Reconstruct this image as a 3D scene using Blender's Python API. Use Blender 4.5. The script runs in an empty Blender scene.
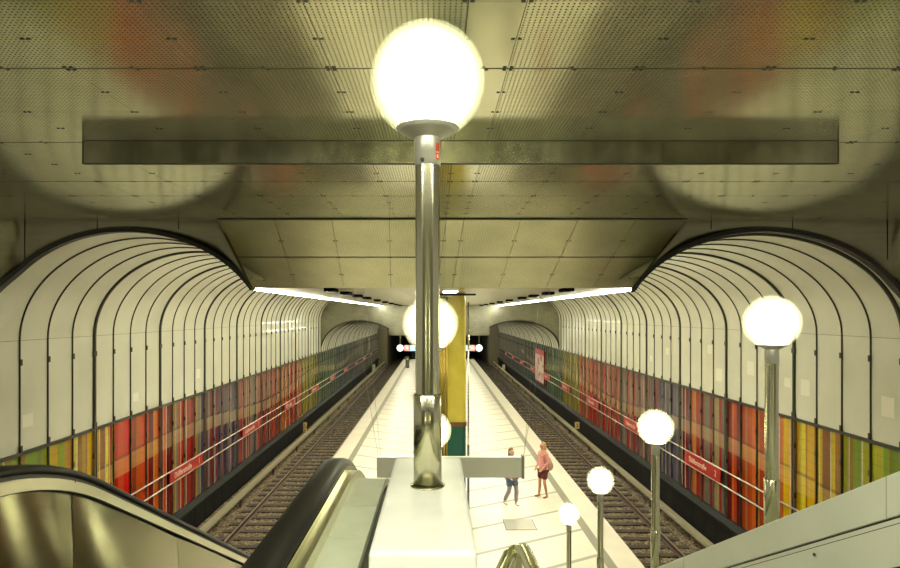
import bpy, bmesh, math, random
from mathutils import Vector, Matrix
R = random.Random(7)
sc = bpy.context.scene
COL = sc.collection
F = 600.0; CX = 436.5; CY = 313.5; H = 5.8          # focal length in px, vanishing point, eye height above platform
ORD = ['first','second','third','fourth','fifth','sixth','seventh','eighth','ninth','tenth','eleventh','twelfth',
       'thirteenth','fourteenth','fifteenth','sixteenth','seventeenth','eighteenth','nineteenth','twentieth']

# ------------------------------------------------------------------ materials
def principled(name, col, rough=.5, metal=0., spec=.5, coat=0., emis=None, estr=0., aniso=0.):
    m = bpy.data.materials.new(name); m.use_nodes = True
    b = m.node_tree.nodes['Principled BSDF']
    b.inputs['Base Color'].default_value = (*col, 1)
    b.inputs['Roughness'].default_value = rough
    b.inputs['Metallic'].default_value = metal
    b.inputs['Specular IOR Level'].default_value = spec
    b.inputs['Coat Weight'].default_value = coat
    b.inputs['Anisotropic'].default_value = aniso
    if emis:
        b.inputs['Emission Color'].default_value = (*emis, 1)
        b.inputs['Emission Strength'].default_value = estr
    return m
class NT:
    def __init__(s, m): s.t = m.node_tree; s.b = s.t.nodes['Principled BSDF']
    def n(s, typ, **kw):
        x = s.t.nodes.new(typ)
        for k, v in kw.items(): setattr(x, k, v)
        return x
    def link(s, a, b): s.t.links.new(a, b)
    def val(s, sock, v):
        if hasattr(v, 'is_linked') or hasattr(v, 'links'): s.link(v, sock)
        else: sock.default_value = v
    def math(s, op, a, b=0., c=0.):
        x = s.n('ShaderNodeMath', operation=op)
        s.val(x.inputs[0], a); s.val(x.inputs[1], b); s.val(x.inputs[2], c)
        return x.outputs[0]
    def mix(s, f, a, b):
        x = s.n('ShaderNodeMix', data_type='RGBA')
        s.val(x.inputs[0], f)
        for i, v in ((6, a), (7, b)):
            if isinstance(v, tuple): x.inputs[i].default_value = (*v, 1)
            else: s.link(v, x.inputs[i])
        return x.outputs[2]
    def xyz(s, which='Object'):
        tc = s.n('ShaderNodeTexCoord'); sp = s.n('ShaderNodeSeparateXYZ'); s.link(tc.outputs[which], sp.inputs[0])
        return tc.outputs[which], sp.outputs[0], sp.outputs[1], sp.outputs[2]
    def noise(s, vec, scale, detail=3., rough=.5):
        x = s.n('ShaderNodeTexNoise'); x.inputs['Scale'].default_value = scale; x.inputs['Detail'].default_value = detail
        x.inputs['Roughness'].default_value = rough; s.link(vec, x.inputs['Vector']); return x.outputs['Fac']
    def ramp(s, f, stops):
        x = s.n('ShaderNodeValToRGB'); e = x.color_ramp.elements
        e[0].position, e[0].color = stops[0][0], (*stops[0][1], 1)
        e[1].position, e[1].color = stops[-1][0], (*stops[-1][1], 1)
        for p, c in stops[1:-1]:
            q = e.new(p); q.color = (*c, 1)
        s.link(f, x.inputs[0]); return x.outputs[0]
    def bump(s, h, strength, dist=.01):
        x = s.n('ShaderNodeBump'); x.inputs['Strength'].default_value = strength; x.inputs['Distance'].default_value = dist
        s.link(h, x.inputs['Height']); s.link(x.outputs[0], s.b.inputs['Normal'])

M = {}
# perforated olive metal of the ceiling
def perforated(name, col, rough, axes):
    m = principled(name, col, rough, 1.0)
    t = NT(m); vec, x, y, z = t.xyz()
    p = {'x': x, 'y': y, 'z': z}
    a = t.math('SUBTRACT', t.math('FRACT', t.math('DIVIDE', p[axes[0]], .030)), .5)
    b = t.math('SUBTRACT', t.math('FRACT', t.math('DIVIDE', p[axes[1]], .030)), .5)
    d = t.math('SQRT', t.math('ADD', t.math('MULTIPLY', a, a), t.math('MULTIPLY', b, b)))
    hole = t.math('LESS_THAN', d, .19)
    nz = t.noise(vec, 1.3, 4)
    base = t.ramp(nz, [(.3, tuple(c*.86 for c in col)), (.7, tuple(min(1, c*1.12) for c in col))])
    # plain, unperforated strip on the station's axis
    strip = t.math('LESS_THAN', t.math('ABSOLUTE', t.math('SUBTRACT', x, .325)), .155)
    hole = t.math('MULTIPLY', hole, t.math('SUBTRACT', 1., strip))
    t.link(t.mix(hole, base, (.035, .033, .018)), t.b.inputs['Base Color'])
    t.link(t.math('MULTIPLY', .70, t.math('SUBTRACT', 1., hole)), t.b.inputs['Metallic'])
    nz2 = t.noise(vec, 5., 2)
    rr = t.math('ADD', t.math('MULTIPLY', nz2, .06), rough-.03)
    t.link(t.math('MAXIMUM', rr, t.math('MULTIPLY', hole, .9)), t.b.inputs['Roughness'])
    return m
M['perf'] = perforated('perforated_metal', (.49, .485, .30), .145, 'xy')
M['perf_slope'] = perforated('perforated_metal_slope', (.50, .495, .31), .30, 'xy')
M['gap'] = principled('dark_gap', (.012, .012, .008), .8)
M['baffle'] = principled('black_baffle', (.0012, .0012, .001), .9, 0, .05)
M['clip'] = principled('black_clip', (.008, .008, .007), .5)
def brushed(name, col, rough, scale=(1, 1, 60), var=.18, aniso=0., metal=1.):
    m = principled(name, col, rough, metal, aniso=aniso); t = NT(m); vec, x, y, z = t.xyz()
    mp = t.n('ShaderNodeMapping'); mp.inputs['Scale'].default_value = scale; t.link(vec, mp.inputs[0])
    nz = t.noise(mp.outputs[0], 2., 3)
    big = t.noise(vec, 1.7, 3)
    f = t.math('ADD', t.math('MULTIPLY', nz, .4), t.math('MULTIPLY', big, .6))
    t.link(t.ramp(f, [(.3, tuple(c*(1-var) for c in col)), (.7, tuple(min(1, c*(1+var)) for c in col))]), t.b.inputs['Base Color'])
    t.link(t.math('ADD', t.math('MULTIPLY', big, .12), rough-.06), t.b.inputs['Roughness'])
    return m
M['face'] = brushed('portal_metal', (.20, .19, .115), .30, (1, 1, 8))
M['steelface'] = brushed('cross_wall_metal', (.36, .355, .27), .30, (1, 1, 4))
M['apron'] = brushed('apron_steel', (.46, .455, .34), .24, (3, 1, 1), .5)
M['smooth'] = brushed('smooth_ceiling_metal', (.50, .49, .36), .32, (1, 1, 1), .1)
M['steel'] = brushed('stainless_steel', (.64, .62, .44), .20, (40, 40, 1), .1)
M['balu'] = brushed('balustrade_steel', (.27, .262, .165), .17, (1, 1, 30), .10)
t = NT(M['balu']); tg = t.n('ShaderNodeTangent', direction_type='UV_MAP', uv_map='brush'); t.link(tg.outputs[0], t.b.inputs['Tangent'])
t.b.inputs['Anisotropic'].default_value = 1.0; t.b.inputs['Anisotropic Rotation'].default_value = 0.25
M['rim'] = brushed('rim_steel', (.72, .71, .55), .30, (1, 1, 1), .06)
M['neck'] = principled('grey_lacquer', (.55, .55, .47), .38, .6)
M['rubber'] = principled('handrail_rubber', (.009, .0085, .007), .42, 0, .3)
M['black'] = principled('black_rim', (.014, .013, .011), .4)
M['deck'] = principled('deck_paint', (.5, .54, .42), .36, .1)
t = NT(M['deck']); v, x, y, z = t.xyz(); nz = t.noise(v, 9, 4)
t.link(t.ramp(nz, [(.3, (.50, .54, .41)), (.75, (.58, .62, .49))]), t.b.inputs['Base Color'])
M['plinth'] = principled('plinth_white', (.76, .77, .72), .38, 0, .5)
t = NT(M['plinth']); v, x, y, z = t.xyz(); nz = t.noise(v, 6, 4)
t.link(t.ramp(nz, [(.3, (.70, .71, .66)), (.75, (.80, .81, .76))]), t.b.inputs['Base Color'])
M['parapet'] = principled('parapet_paint', (.60, .63, .52), .4, .15)
t = NT(M['parapet']); v, x, y, z = t.xyz(); nz = t.noise(v, 3, 4)
t.link(t.ramp(nz, [(.3, (.80, .85, .74)), (.75, (.86, .90, .80))]), t.b.inputs['Base Color'])
M['seam'] = principled('seam_dark', (.03, .03, .02), .7)
# white enamel vault panels
M['enamel'] = principled('vault_enamel', (.70, .69, .56), .36, 0, .5, .15)
t = NT(M['enamel']); v, x, y, z = t.xyz(); nz = t.noise(v, .9, 4)
t.link(t.ramp(nz, [(.3, (.64, .63, .505)), (.72, (.72, .71, .575))]), t.b.inputs['Base Color'])
M['patch'] = principled('pale_patch', (.83, .80, .66), .3)
M['mullion'] = principled('dark_mullion', (.055, .052, .036), .42, .6)
M['mullion_steel'] = principled('steel_mullion', (.30, .27, .20), .4, .8)
M['rail_tube'] = principled('wall_rail_steel', (.80, .75, .62), .3, .6)
# coloured glass: colours come with the panels, as they are printed
m = principled('coloured_glass', (.5, .1, .05), .20, 0, .18, .0); M['glass'] = m
t = NT(m); at = t.n('ShaderNodeVertexColor', layer_name='print')
v, x, y, z = t.xyz()
mp = t.n('ShaderNodeMapping'); mp.inputs['Scale'].default_value = (1, 14, .35); t.link(v, mp.inputs[0])
nz = t.noise(mp.outputs[0], 3., 3)
nz2 = t.noise(v, 2.2, 4)
hz = t.math('LESS_THAN', t.math('FRACT', t.math('ADD', t.math('DIVIDE', z, .21), t.math('MULTIPLY', nz2, .9))), .07)
mul = t.math('ADD', .68, t.math('MULTIPLY', nz, .64))
vm = t.n('ShaderNodeVectorMath', operation='SCALE'); t.link(at.outputs[0], vm.inputs[0]); t.link(mul, vm.inputs[3])
t.link(t.mix(t.math('MULTIPLY', hz, .28), vm.outputs[0], (.05, .03, .02)), t.b.inputs['Base Color'])
M['ledge'] = principled('ledge_grey', (.012, .0135, .011), .6, 0, .25)
M['plate'] = principled('lower_wall_black', (.008, .008, .007), .6, 0, .25)
M['concrete'] = principled('tunnel_concrete', (.16, .145, .10), .8)
M['tan'] = principled('tunnel_pier', (.22, .19, .115), .7)
M['dark'] = principled('tunnel_dark', (.02, .02, .017), .9)
M['red'] = principled('sign_red', (.42, .018, .010), .35)
M['signwhite'] = principled('sign_white', (.85, .78, .62), .5)
M['signbody'] = principled('sign_body', (.86, .87, .76), .45)
M['cap_grey'] = principled('sign_cap_grey', (.30, .31, .25), .5)
M['signend'] = principled('sign_end', (.09, .10, .08), .5)
M['wire'] = principled('wire', (.30, .29, .23), .5)
M['sticker'] = principled('sticker_red', (.75, .085, .02), .5)
M['cream'] = principled('cream_paint', (.62, .56, .36), .6)
M['yellow_plate'] = principled('yellow_plate', (.75, .60, .22), .5)
# platform floor: pale stone, grey chevron bands and a grey warning stripe
m = principled('platform_stone', (.75, .70, .58), .33, 0, .5); M['floor'] = m
t = NT(m); v, x, y, z = t.xyz()
ax = t.math('ABSOLUTE', t.math('SUBTRACT', x, .305))
tt = t.math('SUBTRACT', y, t.math('MULTIPLY', ax, .57))
fr = t.math('FRACT', t.math('DIVIDE', t.math('SUBTRACT', tt, 14.0), 1.7))
band = t.math('MULTIPLY', t.math('LESS_THAN', fr, .085), t.math('LESS_THAN', ax, 3.6))
st = t.math('MULTIPLY', t.math('GREATER_THAN', ax, 3.60), t.math('LESS_THAN', ax, 3.83))
fine = t.math('LESS_THAN', t.math('FRACT', t.math('DIVIDE', tt, .425)), .03)
fine = t.math('MULTIPLY', fine, t.math('LESS_THAN', ax, 3.6))
nz = t.noise(v, 1.1, 5); nz2 = t.noise(v, 40, 2)
b0 = t.ramp(t.math('ADD', t.math('MULTIPLY', nz, .7), t.math('MULTIPLY', nz2, .3)), [(.3, (.70, .64, .50)), (.7, (.80, .755, .63))])
c1 = t.mix(t.math('MULTIPLY', fine, .35), b0, (.45, .40, .30))
c2 = t.mix(band, c1, (.36, .345, .26))
c3 = t.mix(st, c2, (.27, .25, .18))
t.link(c3, t.b.inputs['Base Color'])
M['platside'] = principled('platform_side', (.05, .045, .035), .8)
M['mezzfloor'] = principled('mezzanine_stone', (.35, .33, .26), .45)
# ballast
m = principled('ballast_stone', (.2, .17, .12), .9); M['ballast'] = m
t = NT(m); v, x, y, z = t.xyz()
vo = t.n('ShaderNodeTexVoronoi'); vo.inputs['Scale'].default_value = 17; t.link(v, vo.inputs['Vector'])
sp = t.n('ShaderNodeSeparateColor'); t.link(vo.outputs['Color'], sp.inputs[0])
nz = t.noise(v, 2., 4)
f = t.math('ADD', t.math('MULTIPLY', sp.outputs[0], .7), t.math('MULTIPLY', nz, .3))
t.link(t.ramp(f, [(.1, (.07, .048, .028)), (.5, (.20, .15, .088)), (.8, (.32, .26, .16)), (.97, (.55, .48, .33))]), t.b.inputs['Base Color'])
t.bump(t.math('SUBTRACT', 1., vo.outputs['Distance']), 1.0, .05)
M['sleeper'] = principled('sleeper_wood', (.075, .058, .042), .75)
t = NT(M['sleeper']); v, x, y, z = t.xyz('Generated'); nz = t.noise(v, 6, 5)
t.link(t.ramp(nz, [(.3, (.036, .027, .02)), (.7, (.09, .07, .05))]), t.b.inputs['Base Color'])
M['rail'] = principled('rail_steel', (.11, .075, .055), .5, .5)
M['railtop'] = principled('rail_top', (.42, .34, .27), .35, .8)
M['cover'] = principled('conductor_cover', (.30, .27, .175), .5)
M['cover_dark'] = principled('conductor_dark', (.14, .125, .085), .6)
# pillar
M['yellow'] = principled('yellow_tile', (.62, .50, .05), .32, 0, .5, .3)
t = NT(M['yellow']); v, x, y, z = t.xyz(); nz = t.noise(v, 2.5, 4)
t.link(t.ramp(nz, [(.3, (.55, .435, .04)), (.7, (.68, .56, .08))]), t.b.inputs['Base Color'])
M['brass'] = principled('brass', (.42, .30, .06), .3, .9)
M['green'] = principled('green_enamel', (.012, .10, .065), .3, 0, .5, .3)
M['brown'] = principled('brown_frame', (.16, .075, .02), .45)
LIGHT = (1.0, .93, .70)
def emit(name, col, s): return principled(name, (.8, .8, .8), .5, emis=col, estr=s)
M['tube'] = emit('fluorescent', (1., .97, .75), 40.)
M['tube_far'] = emit('fluorescent_far', (1., .97, .76), 40.)
M['louvre'] = emit('louvre_lamp', (1., .97, .78), 200.)
M['lum'] = emit('luminaire', (1., .96, .80), 9.)
M['fill_lum'] = emit('added_fill_emitter', (1., .98, .78), 60.)  # emitter of the fill lights added behind the camera
M['bulb'] = emit('bulb', (1., .985, .78), 10.)
M['clock'] = emit('clock_face', (.80, .93, 1.), 1.3)
M['redlit'] = emit('red_lit', (1., .02, .015), .35)
M['bluelit'] = emit('blue_lit', (.15, .6, 1.), .7)
M['whitelit'] = emit('white_lit', (1., .9, .85), .9)
# frosted globe shell: part clear, part diffusing, a little gloss
m = bpy.data.materials.new('globe_glass'); m.use_nodes = True; nt = m.node_tree
for n_ in list(nt.nodes): nt.nodes.remove(n_)
out = nt.nodes.new('ShaderNodeOutputMaterial'); tr = nt.nodes.new('ShaderNodeBsdfTransparent'); tr.inputs[0].default_value = (1, 1, .95, 1)
tl = nt.nodes.new('ShaderNodeBsdfTranslucent'); tl.inputs[0].default_value = (.92, .93, .80, 1)
df = nt.nodes.new('ShaderNodeBsdfDiffuse'); df.inputs[0].default_value = (.8, .82, .66, 1)
gl = nt.nodes.new('ShaderNodeBsdfGlossy'); gl.inputs[0].default_value = (1, 1, .93, 1); gl.inputs[1].default_value = .12
def mixs(f, a, b):
    x = nt.nodes.new('ShaderNodeMixShader'); x.inputs[0].default_value = f
    nt.links.new(a, x.inputs[1]); nt.links.new(b, x.inputs[2]); return x.outputs[0]
s1 = mixs(.35, tl.outputs[0], df.outputs[0]); s2 = mixs(.065, tr.outputs[0], s1); s3 = mixs(.02, s2, gl.outputs[0])
nt.links.new(s3, out.inputs[0]); M['globe'] = m

# ------------------------------------------------------------------ mesh helpers
class MB:
    def __init__(s): s.v = []; s.f = []; s.mi = []; s.col = []; s.sm = []
    def face(s, idx, mi=0, smooth=False, col=None): s.f.append(idx); s.mi.append(mi); s.sm.append(smooth); s.col.append(col)
    def quad(s, a, b, c, d, mi=0, col=None):
        i = len(s.v); s.v += [a, b, c, d]; s.face((i, i+1, i+2, i+3), mi, False, col)
    def box(s, x0, x1, y0, y1, z0, z1, mi=0):
        i = len(s.v)
        s.v += [(x0,y0,z0),(x1,y0,z0),(x1,y1,z0),(x0,y1,z0),(x0,y0,z1),(x1,y0,z1),(x1,y1,z1),(x0,y1,z1)]
        for q in ((0,3,2,1),(4,5,6,7),(0,1,5,4),(1,2,6,5),(2,3,7,6),(3,0,4,7)): s.face(tuple(i+k for k in q), mi)
        return s
    def prism(s, poly, axis, a, b, mi=0, cap=True):
        """poly of 2D points; axis 'x': (y,z) pts, 'y': (x,z) pts, 'z': (x,y) pts"""
        def P(p, t): return (t, p[0], p[1]) if axis == 'x' else ((p[0], t, p[1]) if axis == 'y' else (p[0], p[1], t))
        n = len(poly); i = len(s.v)
        s.v += [P(p, a) for p in poly] + [P(p, b) for p in poly]
        for k in range(n): s.face((i+k, i+(k+1) % n, i+n+(k+1) % n, i+n+k), mi)
        if cap: s.face(tuple(i+k for k in range(n))[::-1], mi); s.face(tuple(i+n+k for k in range(n)), mi)
        return s
    def lathe(s, prof, seg=32, o=(0,0,0), mi=0, smooth=True):
        i = len(s.v); n = len(prof)
        for k in range(seg):
            a = 2*math.pi*k/seg
            for r, z in prof: s.v.append((o[0]+r*math.cos(a), o[1]+r*math.sin(a), o[2]+z))
        for k in range(seg):
            k2 = (k+1) % seg
            for j in range(n-1): s.face((i+k*n+j, i+k2*n+j, i+k2*n+j+1, i+k*n+j+1), mi, smooth)
        return s
    def tube(s, pts, r, seg=8, mi=0, cap=True):
        pts = [Vector(p) for p in pts]; i = len(s.v); n = len(pts); up = Vector((0, 0, 1)); prev = None
        for k, p in enumerate(pts):
            d = (pts[min(k+1, n-1)] - pts[max(k-1, 0)]).normalized()
            u = d.cross(up) if prev is None else prev - d*prev.dot(d)
            if u.length < 1e-4: u = d.cross(Vector((1, 0, 0)))
            u.normalize(); w = d.cross(u); prev = u
            rr = r[k] if isinstance(r, (list, tuple)) else r
            for q in range(seg):
                a = 2*math.pi*q/seg; c = p + u*rr*math.cos(a) + w*rr*math.sin(a); s.v.append(tuple(c))
        for k in range(n-1):
            for q in range(seg):
                q2 = (q+1) % seg; s.face((i+k*seg+q, i+k*seg+q2, i+(k+1)*seg+q2, i+(k+1)*seg+q), mi, True)
        if cap:
            s.face(tuple(i+q for q in range(seg))[::-1], mi); s.face(tuple(i+(n-1)*seg+q for q in range(seg)), mi)
        return s
    def strip(s, path, x0, x1, t, mi=0):
        """band following a (y,z) path, between x0 and x1, t thick downwards"""
        poly = list(path) + [(y, z-t) for y, z in reversed(path)]
        i = len(s.v); n = len(path)
        for xx in (x0, x1):
            s.v += [(xx, y, z) for y, z in path] + [(xx, y, z-t) for y, z in path]
        m_ = 2*n
        for k in range(n-1):
            s.face((i+k, i+k+1, i+m_+k+1, i+m_+k), mi); s.face((i+n+k+1, i+n+k, i+m_+n+k, i+m_+n+k+1), mi)
            s.face((i+k+1, i+k, i+n+k, i+n+k+1), mi); s.face((i+m_+k, i+m_+k+1, i+m_+n+k+1, i+m_+n+k), mi)
        for k in (0, n-1): s.face((i+k, i+m_+k, i+m_+n+k, i+n+k), mi)
        return s
    def build(s, name, mats, parent=None, loc=None, bevel=0., smooth=False, fix=True):
        if not isinstance(mats, (list, tuple)): mats = [mats]
        me = bpy.data.meshes.new(name); me.from_pydata(s.v, [], s.f)
        for m_ in mats: me.materials.append(M[m_] if isinstance(m_, str) else m_)
        for p, mi, sm in zip(me.polygons, s.mi, s.sm): p.material_index = mi; p.use_smooth = sm or smooth
        if any(c is not None for c in s.col):
            ca = me.color_attributes.new('print', 'FLOAT_COLOR', 'CORNER')
            for p, c in zip(me.polygons, s.col):
                for li in p.loop_indices: ca.data[li].color = (*(c or (.5, .5, .5)), 1)
        if fix:
            bm = bmesh.new(); bm.from_mesh(me); bmesh.ops.recalc_face_normals(bm, faces=bm.faces)
            bm.to_mesh(me); bm.free()
        o = bpy.data.objects.new(name, me); COL.objects.link(o)
        if loc: o.location = loc
        if parent: o.parent = parent
        if bevel:
            b = o.modifiers.new('bevel', 'BEVEL'); b.width = bevel; b.segments = 3; b.limit_method = 'ANGLE'
        return o
def tag(o, label=None, cat=None, group=None, kind=None):
    if label: o['label'] = label
    if cat: o['category'] = cat
    if group: o['group'] = group
    if kind: o['kind'] = kind
    return o
def thing(name, label, cat, loc=(0,0,0), group=None):
    o = bpy.data.objects.new(name, None); COL.objects.link(o); o.location = loc; o.empty_display_size = .1
    return tag(o, label, cat, group)
def dup(root, loc, label, group=None):
    r = root.copy(); COL.objects.link(r); r.location = loc; r['label'] = label
    if group: r['group'] = group
    for ch in root.children:
        c = ch.copy(); COL.objects.link(c); c.parent = r
        for g in ch.children:
            d = g.copy(); COL.objects.link(d); d.parent = c
    return r
def struct(o): o['kind'] = 'structure'; return o
def Z(h): return H - h            # height from distance below the eye

# ------------------------------------------------------------------ the platform and the track level
PL, PR, PEND = -4.15, 4.76, 76.0
b = MB(); b.box(PL, PR, 4, PEND, -.22, 0, 0); struct(b.build('floor', 'floor'))
b = MB(); b.box(PL+.35, PR-.35, 4, PEND-.1, -1.35, -.221, 0)
struct(b.build('floor_platform_base', 'platside'))

def track(side, xi, xo, wallx, label):
    xc = (xi+xo)/2; s = 1 if side == 'r' else -1
    # ballast with real unevenness
    rb = random.Random(3); x0, x1 = sorted((xi - s*.55, wallx - s*.12)); nx = int((x1-x0)/.075); y0, y1 = 11.0, 81.9
    b = MB(); ys = []; y = y0
    while y < y1: ys.append(y); y += .075 if y < 35 else .2
    for yy in ys:
        for k in range(nx+1):
            b.v.append((x0+(x1-x0)*k/nx, yy, -1.245+rb.uniform(-.022, .028)))
    for j in range(len(ys)-1):
        for k in range(nx):
            a = j*(nx+1)+k; b.face((a, a+1, a+nx+2, a+nx+1))
    o = b.build('ballast', 'ballast', fix=False)
    tag(o, 'brown crushed stone ballast under the ' + label + ' track', 'ballast', kind='stuff')
    b = MB(); b.box(x0-.5, x1+.5, 4, 126, -1.5, -1.36); struct(b.build('floor_trackbed_' + side.replace('l','left').replace('r','right') if False else ('floor_trackbed_left' if s < 0 else 'floor_trackbed_right'), 'dark'))
    t_ = thing('railway_track', 'railway track on dark sleepers on the ' + label + ' side of the platform', 'railway track', (xc, 0, -1.2), 'tracks either side of the platform')
    for xr in (xi, xo):
        r = MB(); u = xr-xc
        r.prism([(u-.07, .0), (u+.07, .0), (u+.07, .012), (u+.012, .03), (u+.012, .11), (u+.036, .12), (u+.036, .145), (u-.036, .145), (u-.036, .12), (u-.012, .11), (u-.012, .03), (u-.07, .012)], 'y', 11, 95, 0)
        r.box(u-.03, u+.03, 11, 95, .1452, .150, 1)
        r.build('rail', ['rail', 'railtop'], t_)
    first = None
    for k in range(100):
        yy = 12.2+.65*k
        if first is None:
            q = MB(); q.box(-1.25, 1.25, -.12, .12, -.16, 0)
            for xr in (xi, xo): q.box(xr-xc-.15, xr-xc+.15, -.07, .07, 0, .014, 1)
            first = q.build('sleeper', ['sleeper', 'rail'], t_, (0, yy, 0), .01)
        else:
            c = first.copy(); COL.objects.link(c); c.parent = t_; c.location = (R.uniform(-.012, .012), yy, R.uniform(-.006, .004))
    q = MB()
    for k in range(26): q.box(-1.25, 1.25, 77.2+.65*k-.12, 77.2+.65*k+.12, -.16, 0)
    tag(q.build('far_sleepers', 'sleeper', t_), kind='stuff')
    # conductor rail with its cover
    xk = xo + s*.75
    t_ = thing('conductor_rail', 'beige covered conductor rail beside the ' + label + ' track', 'conductor rail', (xk, 0, -1.2), 'conductor rails')
    q = MB(); q.prism([(-.11, .40), (-.09, .46), (.09, .46), (.11, .40), (.11, .34), (.09, .34), (.085, .40), (-.085, .40), (-.09, .34), (-.11, .34)], 'y', 11, 92, 0)
    q.build('cover', 'cover', t_)
    q = MB(); q.box(-.05, .05, 11, 92, .28, .385); q.build('power_rail', 'cover_dark', t_)
    for k in range(16):
        q = MB(); q.box(-.04, .04, 13+k*4.4-.05, 13+k*4.4+.05, -.03, .279); q.build('support', 'rail', t_)
track('l', -4.935, -6.37, -8.0, 'escalator')
track('r', 5.585, 7.02, 8.5, 'stair')

# ------------------------------------------------------------------ side walls with ribs, white vault and coloured glass
BAY = .8325
def lerp3(a, b, t): return tuple(a[i]*(1-t)+b[i]*t for i in range(3))
PAL = {  # stripe colours of the printed glass, by distance along the wall
 'green':  [(.30,.42,.015),(.42,.47,.02),(.22,.36,.015),(.50,.50,.03),(.40,.24,.02),(.33,.45,.015)],
 'yellow': [(.66,.48,.015),(.72,.58,.03),(.50,.27,.015),(.64,.44,.015),(.44,.20,.015),(.74,.64,.06)],
 'ochre_':  [(.50,.30,.04),(.56,.36,.06),(.30,.13,.03),(.60,.44,.12),(.40,.20,.03)],
 'red':    [(.60,.035,.015),(.52,.03,.02),(.62,.12,.03),(.56,.20,.05),(.45,.02,.015)],
 'orange': [(.58,.17,.03),(.62,.12,.03),(.52,.22,.04),(.60,.30,.10),(.48,.10,.02)],
 'mix':    [(.30,.02,.02),(.48,.05,.03),(.46,.30,.06),(.26,.24,.18),(.20,.02,.025),(.52,.12,.05),(.36,.30,.20),(.42,.03,.03)],
 'purple': [(.13,.10,.16),(.20,.18,.22),(.09,.07,.13),(.26,.24,.25),(.30,.04,.04),(.16,.14,.20)],
 'greyred':[(.28,.25,.24),(.44,.06,.04),(.20,.18,.20),(.34,.26,.20),(.36,.04,.04)],
 'maroon': [(.40,.04,.025),(.28,.025,.025),(.46,.09,.045),(.36,.15,.08),(.34,.03,.03)],
 'olive':  [(.40,.36,.05),(.46,.42,.08),(.30,.32,.05),(.42,.26,.04),(.36,.38,.08)],
 'deepg':  [(.10,.22,.09),(.16,.27,.12),(.07,.17,.10),(.20,.29,.14),(.12,.20,.14)],
 'blue':   [(.11,.16,.20),(.16,.20,.25),(.08,.13,.15),(.20,.24,.26),(.12,.17,.26),(.10,.18,.17)],
}
SEQ = [(0,'green'),(13.0,'yellow'),(14.8,'red'),(15.7,'orange'),(17.3,'mix'),(20.7,'purple'),(24.2,'greyred'),(27.5,'maroon'),(31.5,'red'),(35.4,'olive'),(40.5,'deepg'),(47.5,'blue'),(99,'blue')]
def palette(y, rr):
    for k in range(len(SEQ)-1):
        if SEQ[k][0] <= y < SEQ[k+1][0]:
            e = SEQ[k+1][0]-y
            if e < .7 and rr.random() < .45 and k+1 < len(SEQ): return PAL[SEQ[k+1][1]]
            return PAL[SEQ[k][1]]
def vault_path(xw, xa, z0, za, xin, a2=2.55):
    """arch from the spring line on the wall, over the crown, down to the inner edge"""
    a1 = abs(xw-xa); s = 1 if xw > 0 else -1; bb = za-z0; pts = []
    n = 22
    for k in range(n+1):
        th = math.pi/2*k/n; pts.append((xa+s*a1*math.cos(th), z0+bb*math.sin(th)))
    k = 1
    while True:
        dx = a2*math.sin(math.pi/2*k/n); xx = xa - s*dx
        if (s < 0 and xx > xin) or (s > 0 and xx < xin) or k >= n: break
        pts.append((xx, z0+bb*math.cos(math.pi/2*k/n))); k += 1
    # last point exactly at xin
    dx = abs(xin-xa); 
    if dx < a2: pts.append((xin, z0+bb*math.sqrt(max(0, 1-(dx/a2)**2))))
    return pts
def offset(path, d):
    out = []; n = len(path)
    for k in range(n):
        a = path[max(k-1, 0)]; c = path[min(k+1, n-1)]; tx, tz = c[0]-a[0], c[1]-a[1]; L = math.hypot(tx, tz)
        out.append((path[k][0]+tz/L*d, path[k][1]-tx/L*d))
    return out
Y_PORTAL, Y_CROSS, Y_END = 10.7, 41.5, 82.0
VAULT = {}
def bulge_y(x, s):
    d = max(0, abs(x)-(7.42 if s < 0 else 8.12)); return -.30*(1-math.exp(-(d/.35)**2))
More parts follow.
